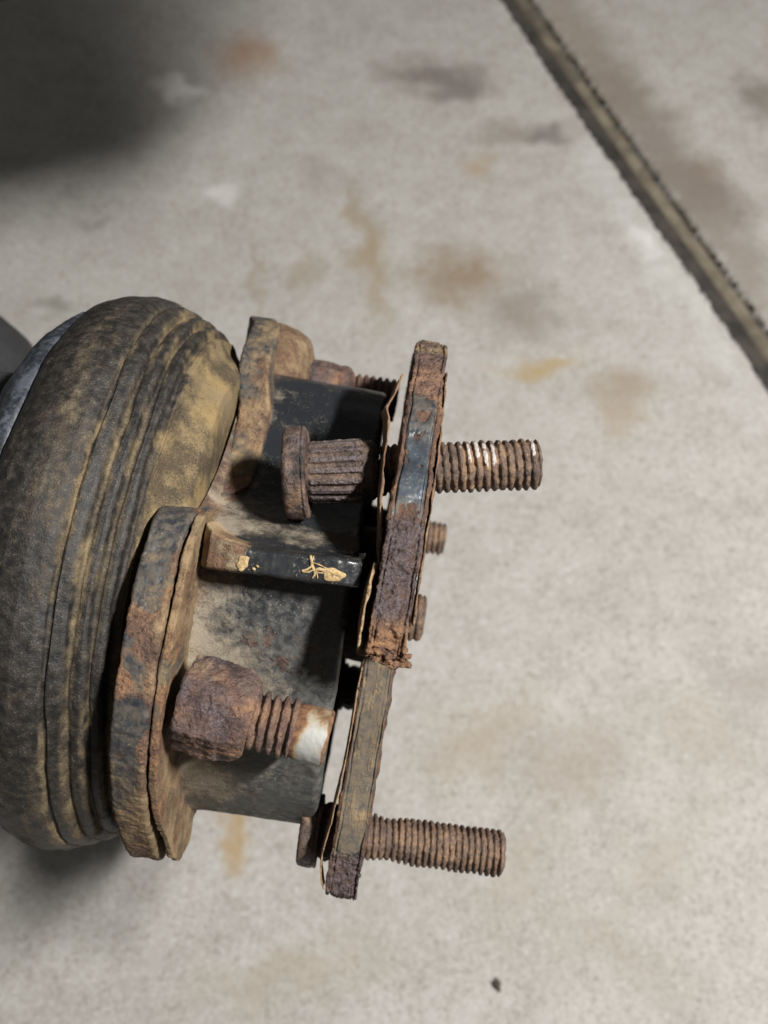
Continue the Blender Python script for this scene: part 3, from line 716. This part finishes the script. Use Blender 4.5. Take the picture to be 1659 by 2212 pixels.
# ------------------------------------------------------------------ studs
def thread_grid(x0, x1, r, pitch, depth, nv=110, dx=None, waist=None, end_cham=1.6):
    dx = dx or pitch / 9
    n = int((x1 - x0) / dx)
    x = np.linspace(x0, x1, n); a = np.linspace(0, 2 * math.pi, nv, endpoint=False)
    X, A = np.meshgrid(x, a, indexing='ij')
    ph = (X / pitch + A / (2 * math.pi)) % 1.0
    tri = np.abs(ph * 2 - 1)
    prof = sstep(0.04, 0.74, tri)
    q = np.stack([X, A * r, 0 * X + x0], -1)
    R = r - depth * (1 - prof) * (0.82 + 0.3 * fbm(q, 6, 3, int(abs(x0 * 7 + x1)))) - 0.22 * np.clip(fbm(q, 2.2, 2, int(abs(x1 * 3))) - 0.35, 0, 1) * prof
    if waist: R = R - waist[2] * np.exp(-((X - waist[0]) / waist[1]) ** 2)
    c = np.clip((x1 - X) / end_cham, 0, 1); R = np.minimum(R, r - 2.2 * (1 - np.sqrt(1 - (1 - c) ** 2)))
    P = np.stack([X, R * np.sin(A), R * np.cos(A)], -1)
    e = P[-1:].copy(); rings = []
    for f in (0.9, 0.6, 0.3, 0.02):
        q = e.copy(); q[..., 1:] *= f; q[..., 0] += (1 - f) * 0.25; rings.append(q)
    return np.concatenate([P] + rings), prof

def make_stud(name, label, cat, loc, rot, head_x, thread_x0, tip_x, r=7.1, head_r=12.9, knurl=True, seed=200, waist=None, group=None, dark=0.0, pitch=2.2, klen=19.5, bare=None):
    t = thing(name, label, cat, loc, rot, group)
    # head
    hx0, hx1 = head_x, head_x + 6.3
    P, *_ = lathe_grid([(hx0, 0.3), (hx0, head_r - 1.4), (hx0 + 0.5, head_r - 0.4), (hx0 + 1.4, head_r), (hx1 - 1.5, head_r + 0.1), (hx1 - 1.2, head_r - 0.35),
                        (hx1 - 0.8, head_r + 0.1), (hx1 - 0.2, head_r - 0.1), (hx1, head_r - 0.6), (hx1, 7)], 190, 0.35)
    P = rough(P, 0.22, 8, 3, seed); P = rough(P, 0.15, 1.5, 3, seed + 2)
    grid_obj("stud_head", P, M_stud, t, attrs=no_attrs(P, purple=0.55 + 0.6 * fbm(P, 7, 3, seed + 4), orange=0.5 + 1.1 * fbm(P, 6, 3, seed + 5) - dark, mud=-0.1))
    # knurled shoulder
    kx0, kx1 = hx1 - 0.2, hx1 + klen
    P, x, rr, a = lathe_grid([(kx0, 7.8), (kx0 + 1.2, 8.2), (kx1 - 4.2, 8.6), (kx1 - 3.8, 8.45), (kx1 - 1.4, 8.3), (kx1, 7.0), (kx1 + 0.3, 5)], 300, 0.3)
    ridge = np.abs(((a / (2 * math.pi) * 17) % 1) * 2 - 1)
    wear = 0.5 + 0.5 * fbm(P, 5, 3, seed + 7)
    k = band(P[..., 0], kx0 + 1.2, kx1 - 4.2, 0.3) * (sstep(0.28, 0.62, ridge)[None] - 0.6) * 1.0 * (0.75 + 0.4 * np.clip(wear, 0, 1))
    P = P + grid_normals(P, False, True) * k[..., None]
    P = rough(P, 0.08, 4, 3, seed + 8); P = rough(P, 0.06, 0.9, 2, seed + 9)
    grid_obj("knurled_shoulder", P, M_stud, t, attrs=no_attrs(P, bare=0.42 * np.clip(k * 2.5, 0, 1) * (0.6 + 0.6 * fbm(P, 5, 2, seed + 40, stretch=(3, 1, 1))), purple=0.9 * np.clip(k * 2.5, 0, 1) + 0.1, orange=-0.1 + 0.4 * fbm(P, 6, 3, seed + 10) - dark, mud=0.05))
    # thread
    P, prof = thread_grid(thread_x0, tip_x, r, pitch, 1.05, waist=waist)
    P = rough(P, 0.14, 3, 3, seed + 11); P = rough(P, 0.12, 0.9, 2, seed + 12)
    bm = np.zeros(P.shape[:2])
    for bx, by, bz, br in (bare or []):
        bm = np.maximum(bm, 1.05 * np.exp(-(((P[..., 0] - bx) / br) ** 2 + ((P[..., 1] - by) / 3.0) ** 2)) * (P[..., 2] > 0))
    crest = sstep(r - 0.45, r - 0.1, np.hypot(P[..., 1], P[..., 2]))
    bm = bm * crest + 0.30 * crest * np.clip(fbm(P, 5, 3, seed + 44) + 0.3, 0, 1)
    grid_obj("thread", P, M_stud, t, attrs=no_attrs(P, bare=bm, orange=0.45 + 0.35 * fbm(P, 8, 3, seed + 13) - dark, mud=0.12 + 0.15 * fbm(P, 7, 3, seed + 15), purple=0.1))
    return t

HUBM = Matrix.Translation(HUB) @ ROOT_ROT.to_matrix().to_4x4()
def hub_place(x, y, z, yaw=0.0, pitch=0.0):
    """place and turn, from the hub's own frame in mm"""
    loc = HUBM @ Vector((x * .001, y * .001, z * .001))
    rot = (ROOT_ROT.to_matrix() @ Matrix.Rotation(math.radians(yaw), 3, 'Z') @ Matrix.Rotation(math.radians(pitch), 3, 'Y')).to_euler()
    return loc, rot

GS = "wheel studs in the broken flange"
loc, rot = hub_place(0, 41.2, 53, 11.5, 0)
s1 = make_stud("wheel_stud", "rusty knurled wheel stud through the upper flange, its round head in full view", "wheel stud", loc, rot, -35.5, -9, 35.2, seed=200, group=GS, bare=[(16, 4.2, 0, 3.0), (20.5, 2.6, 0, 2.6), (33, 4.5, 0, 0.8)])
loc, rot = hub_place(0, -72.5, 23, 2.0, 0)
s2 = make_stud("wheel_stud", "brown wheel stud sticking out right below the broken flange's lower end", "wheel stud", loc, rot, -15.5, -3, 48, r=7.0, head_r=11, klen=7, seed=230, waist=(12, 3.2, 0.9), group=GS, pitch=1.95)
loc, rot = hub_place(0, 21, -60, 0, 0)
s3 = make_stud("wheel_stud", "blurred brown wheel stud tip just right of the flange's middle, behind it", "wheel stud", loc, rot, -22, -12, 20, r=6.6, head_r=12, klen=12, seed=250, group=GS)
loc, rot = hub_place(0, -42, -52, 0, 0)
s4 = make_stud("wheel_stud", "blurred rusty wheel stud head seen through the gap left of the lower flange", "wheel stud", loc, rot, -16, -10, -3, r=6.6, head_r=9, klen=7, seed=270, group=GS)

# threaded end of the axle in the middle of the flange
P, prof = thread_grid(3, 13, 8.0, 2.2, 1.0)
P[..., 1] += -5; P[..., 2] += 2
P = rough(P, 0.2, 3, 3, 290)
grid_obj("axle_thread", P, M_stud, hub, attrs=no_attrs(P, orange=0.5, mud=0.1))

# ------------------------------------------------------------------ mounting bolts with nuts
def hex_nut(name, x0, x1, r, seed, parent, collar=True):
    a = np.linspace(0, 2 * math.pi, 220, endpoint=False)
    hexr = r * math.cos(math.pi / 6) / np.cos(((a + 0.42) % (math.pi / 3)) - math.pi / 6)
    hexr = np.minimum(hexr, r * 0.995)
    if collar:
        L = x1 - x0
        prof = [(x0, 0.96, 0), (x0 + 0.7, 1.0, 0), (x0 + L * 0.62, 1.0, 0), (x0 + L * 0.67, 0.975, .05), (x0 + L * 0.84, 0.95, .25), (x0 + L * .95, 0.88, .7), (x1, 0.8, 1), (x1 + 0.2, 0.55, 1)]
    else:
        prof = [(x0, 0.95, 0), (x0 + 1, 1, 0), (x1 - 1.2, 1, 0), (x1 - 0.3, 0.92, .6), (x1, 0.84, 1), (x1 + 0.1, 0.5, 1)]
    p = np.array(prof); s = np.concatenate([[0], np.cumsum(np.hypot(np.diff(p[:, 0]), np.diff(p[:, 1]) * r))])
    t = np.linspace(0, s[-1], 110)
    X, S, W = (np.interp(t, s, p[:, k]) for k in range(3))
    R = S[:, None] * (hexr[None] * (1 - W[:, None]) + r * 0.95 * W[:, None])
    P = np.stack([np.broadcast_to(X[:, None], R.shape), R * np.sin(a)[None], R * np.cos(a)[None]], -1)
    P = rough(P, 0.42, 8, 3, seed); P = rough(P, 0.26, 2.4, 3, seed + 2); P = rough(P, 0.12, 0.8, 2, seed + 3)
    b = fbm(P, 6, 4, seed + 4)
    top = sstep(2, 9, P[..., 1])
    return grid_obj(name, P, M_nut, parent, attrs=no_attrs(P, purple=0.55 + 0.7 * b, orange=0.35 + 0.9 * fbm(P, 7, 3, seed + 6) - 0.3 * top, mud=-0.05 + 0.35 * top + 0.2 * b))

def make_bolt(loc, rotz, nut, thr, tip, seed):
    P, prof = thread_grid(thr[0], thr[1], 7.6, 2.5, 1.6, end_cham=0.6, dx=0.18)
    P = rough(P, 0.15, 4, 3, seed); P = rough(P, 0.10, 0.9, 2, seed + 1)
    o = grid_obj("mounting_bolt", P, M_nut, hub, attrs=no_attrs(P, orange=0.55 + 0.5 * fbm(P, 5, 3, seed + 2), purple=0.45, mud=0.15))
    o.location = Vector(loc) * 0.001; o.rotation_euler = (0, 0, math.radians(rotz))
    hex_nut("hex_nut", nut[0], nut[1], nut[2], seed + 3, o)
    if tip:
        P, x, r, a = lathe_grid([(thr[1] - 1.2, 5.8), (thr[1] - 0.4, 6.7), (thr[1] + 0.8, 6.95), (tip - 0.5, 7.15), (tip, 6.8), (tip + 0.1, 6.2), (tip - 0.6, 4), (tip - 0.6, 0.2)], 160, 0.3)
        P = rough(P, 0.1, 4, 3, seed + 7)
        e = 0.9 * (1 - sstep(thr[1] + 0.2, thr[1] + 3.2, P[..., 0])) + 0.8 * sstep(tip - 1.0, tip - 0.1, P[..., 0]) + 0.55 * sstep(1, 7, P[..., 1]) + 0.02
        b = grid_obj("bolt_tip", P, M_bare, o, attrs=no_attrs(P, orange=e))
        b["label"] = "bare pale steel end of the bolt"
    return o
make_bolt((-49.5, -27, 77), -5.5, (1.5, 19.5, 12.3), (17, 30.6), 39.2, 310)
make_bolt((-52, 68, -22), 0, (11.0, 27, 10.5), (25, 44), None, 340)

# ------------------------------------------------------------------ the axle boot
boot = thing("axle_boot", "large dusty black rubber axle boot with ringed folds, left of the hub", "axle boot", HUB, ROOT_ROT)
BOOT = [(-56.8, 30), (-56.8, 67), (-57.6, 70.6), (-60, 72.8), (-63.2, 74.4), (-64.6, 76.8), (-65.6, 79.4), (-66.8, 79.6), (-67.5, 79.3), (-68.1, 79.8), (-68.4, 81.6), (-69.2, 82.4), (-70.8, 82.6), (-71.4, 82.0), (-72.0, 82.3), (-72.3, 84.2), (-73.2, 84.9), (-75.2, 84.9),
        (-75.9, 84.4), (-76.5, 84.6), (-76.9, 86.3), (-77.8, 87.0), (-80.3, 87.7), (-80.8, 87.0), (-81.3, 87.0), (-81.8, 88.1), (-84.5, 89.2), (-89, 89.8), (-94, 89.2), (-98, 87.8), (-101, 86.0), (-102.8, 84.0), (-103.4, 80)]
P, x, r, a = lathe_grid(BOOT, 860, 0.33)
AA = np.broadcast_to(a[None], P.shape[:2])
ring_id = np.floor(P[..., 0] / 4.3)
P[..., 0] += 0.55 * fbm(np.stack([np.cos(AA) * 30, np.sin(AA) * 30, 0 * AA], -1), 14, 4, 415) * band(P[..., 0], -82, -66, 2)
P = rough(P, 0.5, 22, 4, 401)
arcmm = np.stack([P[..., 0], P[..., 1], P[..., 2]], -1)
P[..., 1] -= 4.5
P = rough(P, 0.10, 5, 4, 403)
X = P[..., 0] + 0.9 * fbm(P, 16, 3, 405) + 0.5 * fbm(P, 4, 3, 406)
ang = np.arctan2(P[..., 1] + 4.5, P[..., 2])
def st(c, w): return np.exp(-((X - c) / w) ** 2)
Q = np.stack([P[..., 0], ang * 88 / 5.0, 0 * ang], -1)
Q2 = np.stack([P[..., 0], ang * 88 / 2.0, 0 * ang + 9], -1)
mud = 0.10 + 0.24 * fbm(Q, 7, 5, 407, gain=0.65) + 0.12 * fbm(P, 30, 3, 408) + 0.14 * fbm(Q2, 2.2, 4, 409, gain=0.7)
mud += 0.85 * sstep(-67.4, -66.4, X) + 0.75 * st(-81.1, 0.7) * (0.5 + 0.6 * fbm(Q, 5, 3, 411)) + 0.45 * st(-75.9, 0.9) + 0.40 * st(-71.6, 0.8) + 0.38 * st(-67.7, 0.6)
mud += 0.16 * sstep(-84, -74, X)
mud -= 0.35 * st(-78.4, 1.3) + 0.30 * st(-73.6, 0.9) + 0.28 * st(-69.4, 0.8)
mud -= 0.22 * sstep(-84, -98, P[..., 0]) * sstep(0.1, 0.8, np.cos(ang))  # thinner mud at left front: the boot's shaded side put into colour
mud += 0.30 * sstep(-0.6, -1.2, ang)
grid_obj("bellows", P, M_rubber, boot, attrs=no_attrs(P, mud=mud, orange=np.clip(sstep(-80, -69, X) * 0.8 * (0.5 + fbm(P, 12, 3, 413)), 0, 1)))
P, *_ = lathe_grid([(-102.0, 70), (-102.6, 80.5), (-104, 82.6), (-107, 82.6), (-110, 80.6), (-113.5, 76.6), (-117, 71), (-119, 67), (-119.6, 63), (-119.6, 30)], 420, 0.8)
P[..., 1] -= 4.5
P = rough(P, 0.4, 12, 4, 421)
grid_obj("clamp_band", P, M_band, boot, attrs=no_attrs(P))
P, *_ = lathe_grid([(-106, 14), (-119, 58), (-121, 59), (-135, 58), (-165, 58), (-178, 92), (-420, 92), (-420, 1)], 120, 2.5)  # shaft end, plus an unseen wide drum added to shade the floor
P[..., 1] -= 4.5
grid_obj("shaft_shade_drum", P, M_dark, boot, attrs=no_attrs(P))

# ------------------------------------------------------------------ rounded rubber part at the left edge, farther away
c = at(-110, 830, 0.45)
t = thing("rubber_bushing", "dark grey rounded rubber part cut off by the left edge, above the boot", "rubber bushing", c, (0, 0, math.radians(70)))
P, *_ = lathe_grid([(-60, 0.5), (-60, 34), (-56, 38), (-30, 42), (0, 43), (16, 41), (26, 36), (34, 27), (38.5, 15), (39.5, 0.5)], 160, 1.2)
P = rough(P, 0.5, 18, 3, 431)
grid_obj("rubber_body", P, M_dark, t, attrs=no_attrs(P))
P, *_ = lathe_grid([(-60, 6), (-63, 8), (-130, 8), (-420, 8), (-420, 0.5)], 60, 3)
grid_obj("mounting_pin", P, M_dark, t, attrs=no_attrs(P))

# ------------------------------------------------------------------ bit of grit on the floor
p = on_floor(1072, 2128)
g = lump("grit_chip", (0, 0, 0), (1.9, 2.7, 1.5), 501, M_chip, None, 0.45, 30, 44)
g.location = p + Vector((0, 0, 0.0012)); g.rotation_euler = (0, 0, 0.5)
g["label"] = "tiny dark chip of grit lying alone on the concrete floor"; g["category"] = "grit"

# ------------------------------------------------------------------ made-up sheet above, out of the picture, shaped to cast the upper left floor shadow
def panel():
    def up(u, v, k):
        f = on_floor(u, v); return f + (LAMP - f) * k
    nu, nv = 14, 72
    P = np.empty((nu, nv, 3))
    for i in range(nu):
        for j in range(nv):
            t = 2 * math.pi * j / nv; q = 0.02 + 0.98 * i / (nu - 1)
            e = lambda w: math.copysign(abs(w) ** 0.32, w)
            u = -230 + 700 * q * e(math.cos(t)); v = -260 + 735 * q * e(math.sin(t)) - 0.12 * (u + 230)
            k = 0.27 + 0.42 * (400 - v) / 1300 + 0.00034 * max(0.0, u + 230)
            P[i, j] = up(u, v, k) * 1000
    cen = Vector(P.reshape(-1, 3).mean(0)) / 1000
    P -= np.array(cen) * 1000
    # thickness with turned-up lip
    Q = P.copy(); Q[..., 2] += 12
    G = np.concatenate([P, Q[::-1]])
    V = G.reshape(-1, 3); F = grid_faces(2 * nu, nv, False, True)
    me = mesh_from("shadow_sheet", V, F)
    me.materials.append(M_dark)
    o = bpy.data.objects.new("shadow_sheet", me); col.objects.link(o); o.location = cen
    o["label"] = "added dark sheet, out of view, casting the floor shadow at the upper left"; o["category"] = "body panel"
panel()
